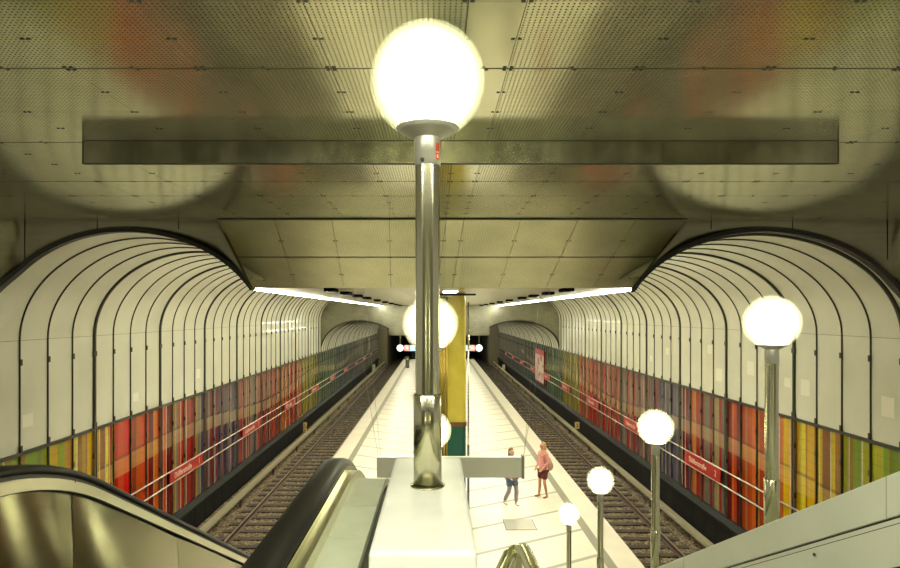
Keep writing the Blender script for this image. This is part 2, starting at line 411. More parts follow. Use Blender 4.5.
def side_wall(s, xw, xa, ztop, zseam, zbot, phase, rail_z, label):
    name = 'wall_left' if s < 0 else 'wall_right'; rr = random.Random(11 if s < 0 else 12)
    xb = xw + s*.30
    b = MB(); b.box(min(xb, xb+s*.1), max(xb, xb+s*.1), Y_PORTAL, Y_END, -1.5, 6.3)
    root = struct(b.build(name, 'dark'))
    din = -s                                   # towards the track
    sgn = 1 if s < 0 else -1                   # offset() direction that points into the vault
    xin1 = -3.30 if s < 0 else 3.51; xin2 = -3.29 if s < 0 else 3.65
    p1 = [(xw, ztop+.012), (xw, zseam-.006)]
    arch1 = vault_path(xw, xa, zseam, 7.26, -3.53 if s < 0 else 3.76)
    arch_p = vault_path(xw, xa, zseam, 7.26, xin1)
    arch2 = vault_path(xw, xa+s*(-.1), ztop+.02, 5.27, xin2, 3.16)
    VAULT[s] = (arch_p, arch2, xw)
    # rib positions
    y = phase; ys = []
    while y > Y_PORTAL+.3: y -= BAY
    while y < Y_END-.2: ys.append(y); y += BAY
    edges = [Y_PORTAL] + [q for q in ys if q > Y_PORTAL+.05] + [Y_END]
    ribs = [q for q in ys if q > Y_PORTAL+.05]
    for k in range(len(edges)-1):
        a, c = edges[k]+.006, edges[k+1]-.006; ym = (a+c)/2
        upper = ym < Y_CROSS
        # white vault panel
        q = MB()
        if upper:
            for path in (p1, arch1):
                i = len(q.v); n = len(path)
                q.v += [(x_, a+(bulge_y(x_, s)-.03 if k == 0 else 0), z_) for x_, z_ in path] + [(x_, c, z_) for x_, z_ in path]
                for j in range(n-1): q.face((i+j, i+j+1, i+n+j+1, i+n+j), 0, path is arch1)
            if ym < 24:                         # paler squares on a few panels
                if rr.random() < .38:
                    za = rr.uniform(ztop+.25, zseam-.7); hh = rr.uniform(.2, .42); yy = a+rr.uniform(.08, .3); w = rr.uniform(.22, .40)
                    q.quad((xw-s*.002, yy, za), (xw-s*.002, yy+w, za), (xw-s*.002, yy+w, za+hh), (xw-s*.002, yy, za+hh), 1)
        else:
            path = arch2; n = len(path)
            q.v += [(x_, a, z_) for x_, z_ in path] + [(x_, c, z_) for x_, z_ in path]
            for j in range(n-1): q.face((j, j+1, n+j+1, n+j), 0, True)
        q.build('vault_panel', ['enamel', 'patch'], root, fix=False)
        # coloured glass panel made of printed stripes
        q = MB(); yy = a; W = c-a
        zb1 = 1.55 + .25*math.sin((ym-13.2)*.30) ; zb2 = zb1 + .5
        while yy < c-.001:
            w = min(rr.choice((.06, .09, .12, .16, .20, .26)), c-yy)
            if c-yy-w < .03: w = c-yy
            pal = palette(yy, rr); base = rr.choice(pal); j_ = rr.uniform(.75, 1.15); base = tuple(min(1, v_*j_) for v_ in base)
            base = tuple(v_**1.42*.88 for v_ in base)
            pale = lerp3(base, (.44, .32, .16), .34 if ym < 20.7 else .42)
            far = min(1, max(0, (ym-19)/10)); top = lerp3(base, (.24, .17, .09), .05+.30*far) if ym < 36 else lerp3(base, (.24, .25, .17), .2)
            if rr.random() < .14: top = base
            dz = .25*(yy-ym)*.1
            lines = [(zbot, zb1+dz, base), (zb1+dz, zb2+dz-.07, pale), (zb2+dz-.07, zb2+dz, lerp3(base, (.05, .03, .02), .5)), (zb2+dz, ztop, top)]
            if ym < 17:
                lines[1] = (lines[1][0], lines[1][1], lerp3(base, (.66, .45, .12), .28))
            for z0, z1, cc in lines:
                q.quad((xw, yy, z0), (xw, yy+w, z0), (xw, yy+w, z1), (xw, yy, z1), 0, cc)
            if rr.random() < .22:
                q.quad((xw-s*.001, yy+w*.8, zbot), (xw-s*.001, yy+w, zbot), (xw-s*.001, yy+w, ztop), (xw-s*.001, yy+w*.8, ztop), 0, lerp3(base, (.75, .68, .50), .6))
            yy += w
        q.build('coloured_panel', 'glass', root, fix=False)
    # ribs / mullions
    i_ph = min(range(len(ribs)), key=lambda k: abs(ribs[k]-phase))
    for k, y in enumerate(ribs):
        thick = (k-i_ph) % 4 == 0
        w = .036 if thick else .012; d = .045 if thick else .024
        q = MB()
        path = ([(xw, ztop)] + p1[1:] + arch1[1:]) if y < Y_CROSS else arch2
        op = offset(path, sgn*d) if True else path
        n = len(path); i = 0
        for pth in (path, op):
            for yy in (y-w, y+w): q.v += [(x_, yy, z_) for x_, z_ in pth]
        for j in range(n-1):
            q.face((2*n+j, 2*n+j+1, 3*n+j+1, 3*n+j), 0, True)
            q.face((j, j+1, 2*n+j+1, 2*n+j), 0, False); q.face((n+j, 3*n+j, 3*n+j+1, n+j+1), 0, False)
        q.build('vault_rib', 'mullion', root, fix=False)
        q = MB()
        wc = .05 if thick else .016
        q.box(*sorted((xw, xw-s*(.06 if thick else .035))), y-wc, y+wc, zbot, ztop, 1 if (thick or (y > 17)) else 0)
        if thick: q.box(*sorted((xw-s*.055, xw-s*.075)), y-.014, y+.014, zbot, ztop, 0)
        for zz in ([zseam-.42, ztop+.10, ztop-.62, ztop-1.8] if y < Y_CROSS else [ztop-.6]):
            q.box(*sorted((xw-s*.01, xw-s*.05)), y-wc-.012, y+wc+.012, zz-.06, zz+.06, 0)
        q.build('mullion', ['mullion', 'mullion_steel'], root)
    # rail between white and colour, dark ledge and black plates below
    q = MB(); q.box(*sorted((xw+s*.05, xw-s*.055)), Y_PORTAL, Y_END, ztop-.03, ztop+.035); q.build('transom', 'mullion', root)
    q = MB(); q.prism([(xw+s*.1, zbot+.0), (xw-s*.06, zbot), (xw-s*.16, zbot-.16), (xw-s*.16, zbot-.24), (xw+s*.1, zbot-.24)], 'y', Y_PORTAL-2, Y_END); q.build('ledge', 'ledge', root)
    q = MB(); y = 9.0
    while y < Y_END: q.box(*sorted((xw-s*.03, xw+s*.02)), y+.008, y+BAY*1.0-.008, -1.30, zbot-.24); y += BAY
    q.build('plinth_plate', 'plate', root)
    # two steel rails on the wall (they carry the name boards)
    t_ = thing('wall_rail', 'pair of slim steel rails along the coloured wall on the ' + label + ' side', 'rail', (xw-s*.10, 0, rail_z[0]), 'steel wall rails')
    for zz in rail_z:
        q = MB(); q.tube([(0, 10.9, zz-rail_z[0]), (0, 80.5, zz-rail_z[0])], .021, 8); q.build('rail_tube', 'rail_tube', t_)
    q = MB()
    for y in ribs:
        for zz in rail_z: q.box(*sorted((0, s*.10)), y-.012, y+.012, zz-rail_z[0]-.012, zz-rail_z[0]+.012)
    q.build('bracket', 'mullion_steel', t_)
side_wall(-1, -8.0, -5.55, 3.10, 5.28, -.30, 14.0, (1.10, .73), 'escalator')
side_wall(1, 8.5, 5.80, 3.30, 5.34, -.15, 14.23, (1.21, .76), 'stair')

# ------------------------------------------------------------------ text as mesh
def text_mesh(body, size):
    cu = bpy.data.curves.new('lettering', 'FONT'); cu.body = body; cu.size = size; cu.extrude = .003; cu.align_y = 'CENTER'
    o = bpy.data.objects.new('lettering', cu); COL.objects.link(o)
    bpy.context.view_layer.update()
    me = bpy.data.meshes.new_from_object(o.evaluated_get(bpy.context.evaluated_depsgraph_get()))
    bpy.data.objects.remove(o); bpy.data.curves.remove(cu)
    return me
TXT = {}
def name_boards(s, xw, rail_z, num, label, y0):
    zc = (rail_z[0]+rail_z[1])/2; hh = (rail_z[0]-rail_z[1])/2-.025
    me = text_mesh('Dülferstraße', .25); me2 = text_mesh(num, .27)
    rot = Matrix(((0, 0, -s, 0), (-s, 0, 0, 0), (0, 1, 0, 0), (0, 0, 0, 1)))   # text x -> along wall, y -> up, z -> off the wall
    for m_ in (me, me2): m_.transform(rot); m_.materials.append(M['signwhite'])
    xs = [v_.co.y for v_ in me.vertices]; w1 = max(xs)-min(xs)
    for k in range(9):
        yc = y0+6.66*k
        t_ = thing('name_board', 'red station name board with white lettering, %s along the %s-side wall' % (ORD[k] if k else 'first and nearest', label), 'sign', (xw-s*.115, yc, zc), 'station name boards')
        b = MB(); b.box(-.012, .012, -1.25, 1.25, -hh, hh); b.build('board', 'red', t_)
        for mm, off in ((me, -.95*(-s)), (me2, .86*(-s))):
            o = bpy.data.objects.new('lettering', mm); COL.objects.link(o); o.parent = t_
            o.location = (-s*.014, (off if mm is me else off), 0)
            if k > 5: pass
# text starts at its left end: on the escalator wall it runs away from the viewer, on the stair wall towards the viewer
name_boards(-1, -8.0, (1.10, .73), '1', 'escalator', 18.98)
name_boards(1, 8.5, (1.21, .76), '2', 'stair', 18.95)

# ------------------------------------------------------------------ mezzanine ceiling
ZC = Z(-1.65)
XL, XR = -9.6, 10.2
ymaj = [-3.0, -1.2, .55, 2.30, 4.04, 5.785, 7.5, 8.42, 10.42]
b = MB(); b.box(XL, XR, -3.0, 10.7, ZC+.03, ZC+.08, 0)
ceil = struct(b.build('ceiling', 'gap'))
xs = [.17-.88*k for k in range(0, 12)][::-1] + [.48+.88*k for k in range(0, 12)]
xs = [x for x in xs if XL < x < XR]; xs = [XL] + xs + [XR]
for j in range(len(ymaj)-1):
    q = MB(); a, c = ymaj[j]+.010, ymaj[j+1]-.010
    mid = (a+c)/2
    cells = [(a, c)] if c-a < 1.3 else [(a, mid-.0015), (mid+.0015, c)]
    for i in range(len(xs)-1):
        for a2, c2 in cells: q.box(xs[i]+.002, xs[i+1]-.002, a2, c2, ZC, ZC+.02)
    q.build('ceiling_panel_row', 'perf', ceil)
q = MB(); q.box(XL, XR, 10.44, 10.7, ZC, ZC+.02); q.build('ceiling_panel_row', 'perf', ceil)
q = MB()                                        # black clips at the panel joints
for j in range(len(ymaj)):
    y = ymaj[j]
    for i in range(1, len(xs)-1):
        for dx in (-.022, .022):
            for dy in (-.022, .022): q.box(xs[i]+dx-.012, xs[i]+dx+.012, y+dy-.007, y+dy+.007, ZC-.004, ZC+.001)
        if i+1 < len(xs)-1:
            xm = (xs[i]+xs[i+1])/2
            for dx in (-.012, .012): q.box(xm+dx-.010, xm+dx+.010, y+.02*(1 if dx > 0 else -1)-.006, y+.02*(1 if dx > 0 else -1)+.006, ZC-.004, ZC+.001)
    if j+1 < len(ymaj) and ymaj[j+1]-y > 1.3:
        ym = (y+ymaj[j+1])/2
        for fy in (.25, .5, .75):
            yy = y+(ymaj[j+1]-y)*fy
            for i in range(1, len(xs)-1):
                for dx in (-.02, .02): q.box(xs[i]+dx-.012, xs[i]+dx+.012, yy-.006, yy+.006, ZC-.004, ZC+.001)
q.build('clip', 'clip', ceil)

# sloping hood between the high and the low ceiling
HX0, HX1 = -3.81, 4.36
def hood_pt(x, t):
    x = x + (-.15)*t
    return (x, 10.42+(12.78-10.42)*t, ZC+(Z(-.56)-ZC)*t)
b = MB(); b.v = [hood_pt(HX0, 0), hood_pt(HX1, 0), hood_pt(HX1, 1), hood_pt(HX0, 1)]
b.v += [(x, y+.02, z+.05) for x, y, z in b.v]
for q_ in ((0,1,2,3),(4,7,6,5),(0,4,5,1),(1,5,6,2),(2,6,7,3),(3,7,4,0)): b.face(q_)
hood = struct(b.build('ceiling_hood', 'gap'))
hx = [HX0, -2.82, -1.82, -.82, .17, .48, 1.47, 2.47, 3.47, HX1]
nv = Vector((0, (Z(-.56)-ZC), -(12.78-10.42))).normalized()
q = MB(); qc = MB()
for i in range(len(hx)-1):
    for t0, t1 in ((.008, .492), (.508, .998)):
        pts = [Vector(hood_pt(hx[i]+.004, t0)), Vector(hood_pt(hx[i+1]-.004, t0)), Vector(hood_pt(hx[i+1]-.004, t1)), Vector(hood_pt(hx[i]+.004, t1))]
        k = len(q.v); q.v += [tuple(p+nv*.004) for p in pts] + [tuple(p+nv*.02) for p in pts]
        for f_ in ((0,1,2,3),(4,7,6,5),(0,4,5,1),(1,5,6,2),(2,6,7,3),(3,7,4,0)): q.face(tuple(k+w for w in f_))
    for t0 in (.27, .5, .77):
        for dx in (-.028, .028):
            if i:
                p = Vector(hood_pt(hx[i]+dx, t0)) + nv*.022; qc.box(p.x-.016, p.x+.016, p.y-.007, p.y+.007, p.z-.006, p.z+.006)
q.build('hood_panel', 'perf_slope', hood); qc.build('clip', 'clip', hood)
# side cheeks of the hood
CUT = {-1: (-3.912, -3.316), 1: (4.477, 3.525)}; ZCUT = 6.27         # the portal faces end on a slanted edge against the hood
for s, xx in ((-1, HX0), (1, HX1)):
    q = MB(); xa_, xb_ = CUT[s]; n = 8
    for k in range(n+1):
        h_ = hood_pt(xx, k/n); g_ = 10.70/h_[1]; q.v += [h_, (h_[0]*g_, 10.70, H+(h_[2]-H)*g_)]
    for k in range(n): q.face((2*k, 2*k+1, 2*k+3, 2*k+2))
    q.build('hood_side', 'face', hood, fix=False)

# portal faces over the tracks, with their dark arch rims
def portal(s, name, y, arch, xw, zspring, ztop_, xo, xi, mat, bulge, rim_w, zlow):
    """metal wall from xo (outer) to xi (inner), cut by the arch"""
    b = MB(); n = 90; pts = []
    def arch_z(x):
        best = None
        for k in range(len(arch)-1):
            x0, z0 = arch[k]; x1, z1 = arch[k+1]
            if min(x0, x1) <= x <= max(x0, x1) and abs(x1-x0) > 1e-6:
                best = z0+(z1-z0)*(x-x0)/(x1-x0)
        return best
    def yy(x): return y+bulge_y(x, s) if bulge else y
    xsn = sorted(set(([CUT[s][0]] if bulge else []) + [xo+(xi-xo)*k/n for k in range(n+1)] + [p[0] for p in arch[::2]] + [xw, xw+s*.001]))
    lo = []; 
    for x in xsn:
        z = arch_z(x)
        if z is None: z = zspring if abs(x) < abs(xw) and False else (zlow if (abs(x) > abs(xw) or True) else ztop_)
        lo.append(min(z, ztop_))
    k0 = len(b.v)
    def tp(x, z):
        if not bulge: return ztop_
        xa_, xb_ = CUT[s]
        return ztop_ if abs(x) >= abs(xa_) else max(z, ztop_+(ZCUT-ztop_)*(x-xa_)/(xb_-xa_))
    for x, z in zip(xsn, lo): b.v += [(x, yy(x), z), (x, yy(x), tp(x, z)), (x, yy(x)+.12, z), (x, yy(x)+.12, tp(x, z))]
    for k in range(len(xsn)-1):
        a = 4*k; c = 4*k+4
        b.face((a, c, c+1, a+1), 0, bool(bulge)); b.face((a+2, a+3, c+3, c+2)); b.face((a, a+2, c+2, c))
    o = struct(b.build(name, mat, fix=False))
    # rim
    q = MB(); d1 = 0.0; sg = 1 if s < 0 else -1
    arch = [p_ for p_ in arch if not bulge or abs(p_[0]) >= abs(CUT[s][0]) or p_[1] <= ZC+(ZCUT-ZC)*(p_[0]-CUT[s][0])/(CUT[s][1]-CUT[s][0])+.05]
    pin = [(xw, zlow)] + arch if zlow < arch[0][1]-.05 else list(arch)
    p_in = offset(pin, sg*.008); p_out = offset(pin, -sg*rim_w)
    m_ = len(pin)
    for pth, dy in ((p_in, -.05), (p_out, -.05), (p_out, .05), (p_in, .10)): q.v += [(x_, yy(x_)+dy, z_) for x_, z_ in pth]
    for k in range(m_-1):
        for r0 in range(4):
            r1 = (r0+1) % 4; q.face((r0*m_+k, r0*m_+k+1, r1*m_+k+1, r1*m_+k), 0, False)
    # a slim steel line around the rim
    i0 = len(q.v); p2 = offset(pin, -sg*(rim_w+.035)); p2b = offset(pin, -sg*(rim_w+.015))
    for pth, dy in ((p2, -.02), (p2b, -.02)): q.v += [(x_, yy(x_)+dy-.02, z_) for x_, z_ in pth]
    for k in range(m_-1): q.face((i0+k, i0+k+1, i0+m_+k+1, i0+m_+k), 1)
    q.build('arch_rim', ['black', 'mullion'], o)
    return o
for s in (-1, 1):
    a1, a2, xw = VAULT[s]
    o = portal(s, 'wall_portal_left' if s < 0 else 'wall_portal_right', Y_PORTAL, a1, xw, 5.3, ZC+.02, xw+s*1.4, CUT[s][1], 'face', 7.25 if s < 0 else 7.95, .026, -1.3)
    q = MB(); xv = -7.34 if s < 0 else 8.04
    q.box(xv-.006, xv+.006, Y_PORTAL-.012, Y_PORTAL+.01, 6.76, ZC); 
    for xv2 in ((-6.05, -4.6) if s < 0 else (6.35, 4.9)): q.box(xv2-.004, xv2+.004, Y_PORTAL-.008, Y_PORTAL+.01, 7.3, ZC)
    q.build('face_seam', 'gap', o)

# low ceiling over the platform
ZL = Z(-.56)
LX0, LX1 = -3.9, 4.25
b = MB(); b.box(LX0, LX1, 12.80, Y_CROSS, ZL+.02, ZL+.07)
lc = struct(b.build('ceiling_platform', 'gap'))
lxs = [LX0, -2.82, -1.82, -.82, .17, .48, 1.47, 2.47, 3.47, LX1]
q = MB(); y = 12.80
while y < Y_CROSS-.1:
    y2 = min(y+1.77, Y_CROSS)
    for i in range(len(lxs)-1): q.box(lxs[i]+.004, lxs[i+1]-.004, y+.006, y2-.006, ZL, ZL+.019)
    y = y2
q.build('ceiling_panel', 'smooth', lc)
q = MB()
for xx in (LX0+.02, LX1-.02): q.box(xx-.02, xx+.02, 12.80, Y_CROSS, ZL-.004, ZL+.075)
q.build('edge_profile', 'rim', lc)

# cross wall at the far mezzanine, low soffit behind it
ZS = 4.28
for s in (-1, 1):
    a1, a2, xw = VAULT[s]
    portal(s, 'wall_cross_left' if s < 0 else 'wall_cross_right', Y_CROSS, a2, xw, 3.2, 7.3, xw+s*.2, -3.29 if s < 0 else 3.65, 'steelface', 0, .05, a2[0][1])
b = MB(); b.box(-3.29, 3.65, Y_CROSS, Y_CROSS+.15, ZS, 7.3); struct(b.build('wall_cross_middle', 'steelface'))
b = MB(); b.box(-3.29, 3.65, Y_CROSS+.15, Y_END, ZS, ZS+.1); struct(b.build('ceiling_soffit', 'smooth'))

# tunnel mouths beyond the platform
b = MB()
b.box(-9.5, -6.75, Y_END, Y_END+.5, -1.5, 7, 0); b.box(7.2, 9.8, Y_END, Y_END+.5, -1.5, 7, 0)
endw = struct(b.build('wall_back', 'tan'))
q = MB(); q.box(-6.75, 7.2, Y_END, Y_END+.4, 3.6, 7.5, 0); q.build('lintel', 'dark', endw)
q = MB(); q.box(-3.4, 3.9, Y_END+1, Y_END+1.4, -1.5, 3.6, 0); q.build('middle_pier', 'dark', endw)
for s, x0, x1 in ((-1, -6.75, -3.4), (1, 3.9, 7.2)):
    q = MB(); q.box(x0-.2, x0, Y_END+.5, 125, -1.5, 4); q.box(x1, x1+.2, Y_END+1.4, 125, -1.5, 4); q.box(x0, x1, Y_END+.5, 125, 3.6, 4); q.box(x0, x1, 125, 125.3, -1.5, 4)
    for k in range(9): 
        q.box(x0, x0+.06, 84+k*4, 84.4+k*4, -1.3, 3.6); q.box(x1-.06, x1, 84+k*4, 84.4+k*4, -1.3, 3.6)
    struct(q.build('wall_tunnel_left' if s < 0 else 'wall_tunnel_right', 'concrete'))

# ------------------------------------------------------------------ lighting things
def batten_row(x, side, y0, y1, z, n, mat, group, where):
    L = (y1-y0)/n; b = None
    for k in range(n):
        lab = 'white fluorescent tube %s, %s from the mezzanine' % (where, ORD[k])
        if b is None:
            t_ = thing('fluorescent_tube', lab, 'light', (x, y0+L*(k+.5), z), group)
            q = MB(); q.box(-.03, .03, -L/2+.03, L/2-.03, -.052, -.012); q.build('tube', mat, t_)
            q = MB(); q.box(-.034, .034, -L/2+.002, -L/2+.029, -.055, .0); q.box(-.034, .034, L/2-.029, L/2-.002, -.055, .0); q.build('socket', 'signend', t_)
            b = t_
        else: dup(b, (x, y0+L*(k+.5), z), lab, group)
batten_row(LX0-.035, 'escalator', 12.9, 41.3, ZL-.004, 17, 'tube', 'tubes along the low ceiling edge, escalator side', 'in the ceiling edge over the escalator-side track')
batten_row(LX1+.035, 'stair', 12.9, 41.3, ZL-.004, 17, 'tube', 'tubes along the low ceiling edge, stair side', 'in the ceiling edge over the stair-side track')
batten_row(-3.36, 'escalator', 43.0, 81.0, ZS+.22, 12, 'tube_far', 'tubes above the far soffit, escalator side', 'above the far soffit edge on the escalator side')
batten_row(3.72, 'stair', 43.0, 81.0, ZS+.22, 12, 'tube_far', 'tubes above the far soffit, stair side', 'above the far soffit edge on the stair side')

def louvres(x, ylist, label):
    b = None
    for k, y in enumerate(ylist):
        lab = 'black boxed ceiling downlight over the platform, %s side, %s from the mezzanine' % (label, ORD[k])
        if b is None:
            t_ = thing('ceiling_downlight', lab, 'ceiling light', (x, y, ZL), 'black ceiling downlights')
            q = MB()
            for a in ((-.12, .12, -.26, -.25), (-.12, .12, .25, .26), (-.12, -.11, -.25, .25), (.11, .12, -.25, .25)): q.box(a[0], a[1], a[2], a[3], -.08, 0)
            q.build('housing', 'baffle', t_)
            q = MB(); q.box(-.105, .105, -.245, .245, -.014, -.004); q.build('lamp_panel', 'louvre', t_)
            b = t_
        else: dup(b, (x, y, ZL), lab)
YS = [13.4, 15.6, 17.9, 20.3, 23.9, 27.5, 31.3, 35.0, 38.8]
louvres(-2.35, YS, 'escalator'); louvres(2.9, YS, 'stair')
def soffit_lights(x, label):
    for k, y in enumerate((46, 54, 62, 70)):
        t_ = thing('soffit_light', 'flat square light under the far soffit, %s side, %s from the cross wall' % (label, ORD[k]), 'ceiling light', (x, y, ZS), 'soffit lights')
        q = MB(); q.box(-.35, .35, -.35, .35, -.05, -.001); q.build('frame', 'signend', t_)
        q = MB(); q.box(-.3, .3, -.3, .3, -.056, -.0505); q.build('diffuser', 'tube', t_)
soffit_lights(-2.0, 'escalator'); soffit_lights(2.6, 'stair')
t_ = thing('ceiling_luminaire', 'square white luminaire on the low ceiling above the yellow pillar', 'ceiling light', (.33, 14.6, ZL))
q = MB(); q.box(-.19, .19, -.55, .55, -.03, -.001); q.build('tray', 'rim', t_)
q = MB(); q.box(-.17, .17, -.5, .5, -.042, -.0305); q.build('diffuser', 'lum', t_)

for k, x in enumerate((-2.5, -.85, .85, 2.5)):  # out-of-view lights added to brighten plinth, deck and parapet
    t_ = thing('added_fill_light', 'added unseen long fill light under the mezzanine ceiling at the stair head, %s from the escalator' % ORD[k], 'ceiling light', (x, -.35, ZC), 'added mezzanine fill lights')
    q = MB(); q.box(-.75, .75, -.11, .11, -.05, .006); q.build('housing', 'rim', t_)
    q = MB(); q.box(-.72, .72, -.085, .085, -.062, -.0505); q.build('diffuser', 'fill_lum', t_)
# ------------------------------------------------------------------ globe lamps
def globe_profile(r, a0, n=28):
    return [(r*math.sin(a0+(math.pi-a0)*k/n), -r*math.cos(a0+(math.pi-a0)*k/n)) for k in range(n+1)]
LAMPS = {}
def lamp(loc, label, group, extra=0., sticker=False, rg=.198):
    t_ = thing('globe_lamp', label, 'lamp', loc, group)
    key = round(extra, 3)
    parts = []
    q = MB(); q.lathe([(0, -extra), (.049, -extra), (.049, .318), (.0455, .322), (0, .322)], 40); parts.append(q.build('sleeve', 'steel', t_))
    if 'pole' in LAMPS:
        for nm in ('pole', 'neck', 'cup', 'globe', 'bulb'):
            c = LAMPS[nm].copy(); COL.objects.link(c); c.parent = t_
            if nm in ('globe', 'bulb', 'cup') and rg != .198:
                f_ = rg/.198; c.scale = (f_, f_, f_); c.location = (0, 0, 1.216*(1-f_))
    else:
        q = MB(); q.lathe([(.0425, .322), (.0425, 1.112)], 40); LAMPS['pole'] = q.build('pole', 'steel', t_)
        q = MB(); q.lathe([(.040, 1.112), (.0455, 1.114), (.0455, 1.212), (.044, 1.216), (0, 1.216)], 40); LAMPS['neck'] = q.build('neck', 'neck', t_)
        q = MB(); q.lathe([(.044, 1.208), (.062, 1.216), (.090, 1.231), (.110, 1.243), (.105, 1.246), (0, 1.236)], 48); LAMPS['cup'] = q.build('cup', 'neck', t_)
        q = MB(); q.lathe([(r_, z_+1.408) for r_, z_ in globe_profile(.198, math.asin(.10/.198))], 56); [q.lathe([(r_, z_+1.408) for r_, z_ in globe_profile(rr_, math.asin(.10/rr_))], 56) for rr_ in (.187, .176, .165)]; LAMPS['globe'] = q.build('globe', 'globe', t_)
        q = MB(); q.lathe([(r_*1.0, z_*1.03+1.408) for r_, z_ in globe_profile(.152, 0.0, 20)], 32); LAMPS['bulb'] = q.build('bulb', 'bulb', t_)
    if sticker:
        q = MB(); a0, a1 = math.radians(-52), math.radians(-30); n = 6
        def arc(z0, z1, rr, aa, ab, mi):
            i = len(q.v)
            for k in range(n+1):
                a = aa+(ab-aa)*k/n; q.v += [(rr*math.cos(a), rr*math.sin(a), z0), (rr*math.cos(a), rr*math.sin(a), z1)]
            for k in range(n): q.face((i+2*k, i+2*k+2, i+2*k+3, i+2*k+1), mi)
        arc(1.128, 1.186, .0462, a0, a1, 0)
        arc(1.134, 1.146, .0466, a0+.1, a1-.1, 1); arc(1.152, 1.156, .0466, a0+.06, a1-.06, 1)
        for zz in (1.160, 1.167, 1.174): arc(zz, zz+.003, .0466, a0+.08, a1-.12, 2)
        tag(q.build('sticker', ['sticker', 'signwhite', 'brown'], LAMPS['neck'] if False else t_), 'small red label on the lamp neck')
        q = MB(); q.tube([(-.016, -.040, 1.124), (-.0185, -.050, 1.124)], .007, 10); q.build('screw', 'clip', t_)
    return t_
G = 'globe lamps on steel poles'
lamp((-.031, 2.09, Z(.60)), 'largest globe lamp, standing on the white plinth beside the escalator', G, 0, True)
lamp((-.042, 4.24, Z(1.48)), 'globe lamp standing directly behind the plinth lamp, in front of the yellow pillar top', G, .09)
lamp((-.042, 6.23, Z(2.62)), 'half hidden lower globe lamp between the plinth lamp and the green pillar base', G, .074)
RL = [(4.126, 1.455, .055, .185), (6.316, 2.597, .133, .190), (8.44, 3.75, .19, .191), (10.45, 4.89, .192, .191)]
for (y, h, ex, rg), w in zip(RL, ('highest globe lamp of the four along the stair parapet', 'second globe lamp down the stair parapet', 'third globe lamp down the stair parapet, in front of the track', 'fourth and smallest globe lamp, at the foot of the stair parapet')):
    lamp((2.305, y, Z(h)), w, G, ex, False, rg)
lamp((-1.25, -2.3, 4.2), 'added unseen globe lamp on the mezzanine floor behind the escalator head', G)  # this lamp and the next are added behind the camera to light the foreground
lamp((1.55, -2.4, 4.2), 'added unseen globe lamp on the mezzanine floor behind the stair head', G)

# ------------------------------------------------------------------ mezzanine floor, escalator, plinth, stairs
b = MB(); b.box(-3.2, 3.4, -3, .9, 3.75, 4.2); struct(b.build('floor_mezzanine', 'mezzfloor'))
SL = .56
def slope_path(h0, ybend, sl, y0, yend, rad=.9, n=10, h_end=None):
    """(y,z): level at h0 to the bend, then down the slope; rad = length of the soft bend"""
    p = [(y0, Z(h0))]
    for k in range(n+1):
        t = k/n; y = ybend-rad/2+rad*t; p.append((y, Z(h0+sl*rad*t*t/2)))
    p.append((yend, Z(h0+sl*(yend-ybend))))
    return p
esc = thing('escalator', 'steel-clad escalator with black handrails descending to the platform', 'escalator', (0, 0, 0))
YE = 10.9
def handrail(x, h0, yb, name, rad=1.0):
    q = MB(); path = slope_path(h0, yb, SL, .2, YE, rad)
    prof = [(-.05, -.030), (-.052, -.012), (-.042, .004), (-.02, .0105), (.02, .0105), (.042, .004), (.052, -.012), (.05, -.030), (.03, -.034), (-.03, -.034)]
    # far end turns down round the newel
    n = len(prof)
    for y, z in path: q.v += [(x+a, y, z+c-.0105) for a, c in prof]
    for k in range(len(path)-1):
        for j in range(n): q.face((k*n+j, k*n+(j+1) % n, (k+1)*n+(j+1) % n, (k+1)*n+j), 0, True)
    q.face(tuple(range(n))); q.face(tuple((len(path)-1)*n+j for j in range(n)))
    return q.build(name, 'rubber', esc)
handrail(-1.87, .635, 2.80, 'handrail'); handrail(-.44, .62, 2.72, 'handrail', .5)
# left balustrade: bright rim, dark joint, brushed panels
def brush_uv(o):
    uv = o.data.uv_layers.new(name='brush')
    for lp in o.data.loops:
        c = o.data.vertices[lp.vertex_index].co; uv.data[lp.index].uv = (c.y, c.z)
def balustrade(x, h0, yb, s):
    pth = lambda dh: slope_path(h0+dh, yb, SL, .2, YE, 1.0)
    q = MB(); q.strip(pth(.040), x-.035, x+.035, .03); q.build('rail_base', 'signend', esc)
    q = MB(); q.strip(pth(.062), x-.045 if s > 0 else x-.045, x+.045, .055); q.build('balustrade_rim', 'rim', esc)
    q = MB(); q.strip(pth(.119), x-.03, x+.03, .006); q.build('shadow_joint', 'seam', esc)
    # panels: separate lengths with fine joints, gently bellied
    yj = [.2, 1.15, 2.1, 3.05, 4.3, 5.5, 6.7, 7.9, 9.1, YE]
    def at(y, dh):
        p = pth(dh)
        for k in range(len(p)-1):
            if p[k][0] <= y <= p[k+1][0]+1e-6:
                t = (y-p[k][0])/(p[k+1][0]-p[k][0]); return p[k][1]*(1-t)+p[k+1][1]*t
        return p[-1][1]
    for i in range(len(yj)-1):
        q = MB(); a, c = yj[i]+.004, yj[i+1]-.004; n = 10; m_ = 8
        for k in range(n+1):
            y = a+(c-a)*k/n; zt = at(y, .125)
            for r in range(m_+1):
                t = r/m_; bow = .007*math.sin(math.pi*k/n)
                q.v.append((x+s*(.014+.03*t)+bow, y, zt-.82*t))
        for k in range(n):
            for r in range(m_): q.face((k*(m_+1)+r, (k+1)*(m_+1)+r, (k+1)*(m_+1)+r+1, k*(m_+1)+r+1), 0, True)
        brush_uv(q.build('balustrade_panel', 'balu', esc, fix=False))
        if s > 0 and i == 0: pass
    q = MB(); q.strip(pth(.125), x-.03, x-.012, .95); q.build('outer_cladding', 'face', esc)
balustrade(-1.87, .635, 2.80, 1)
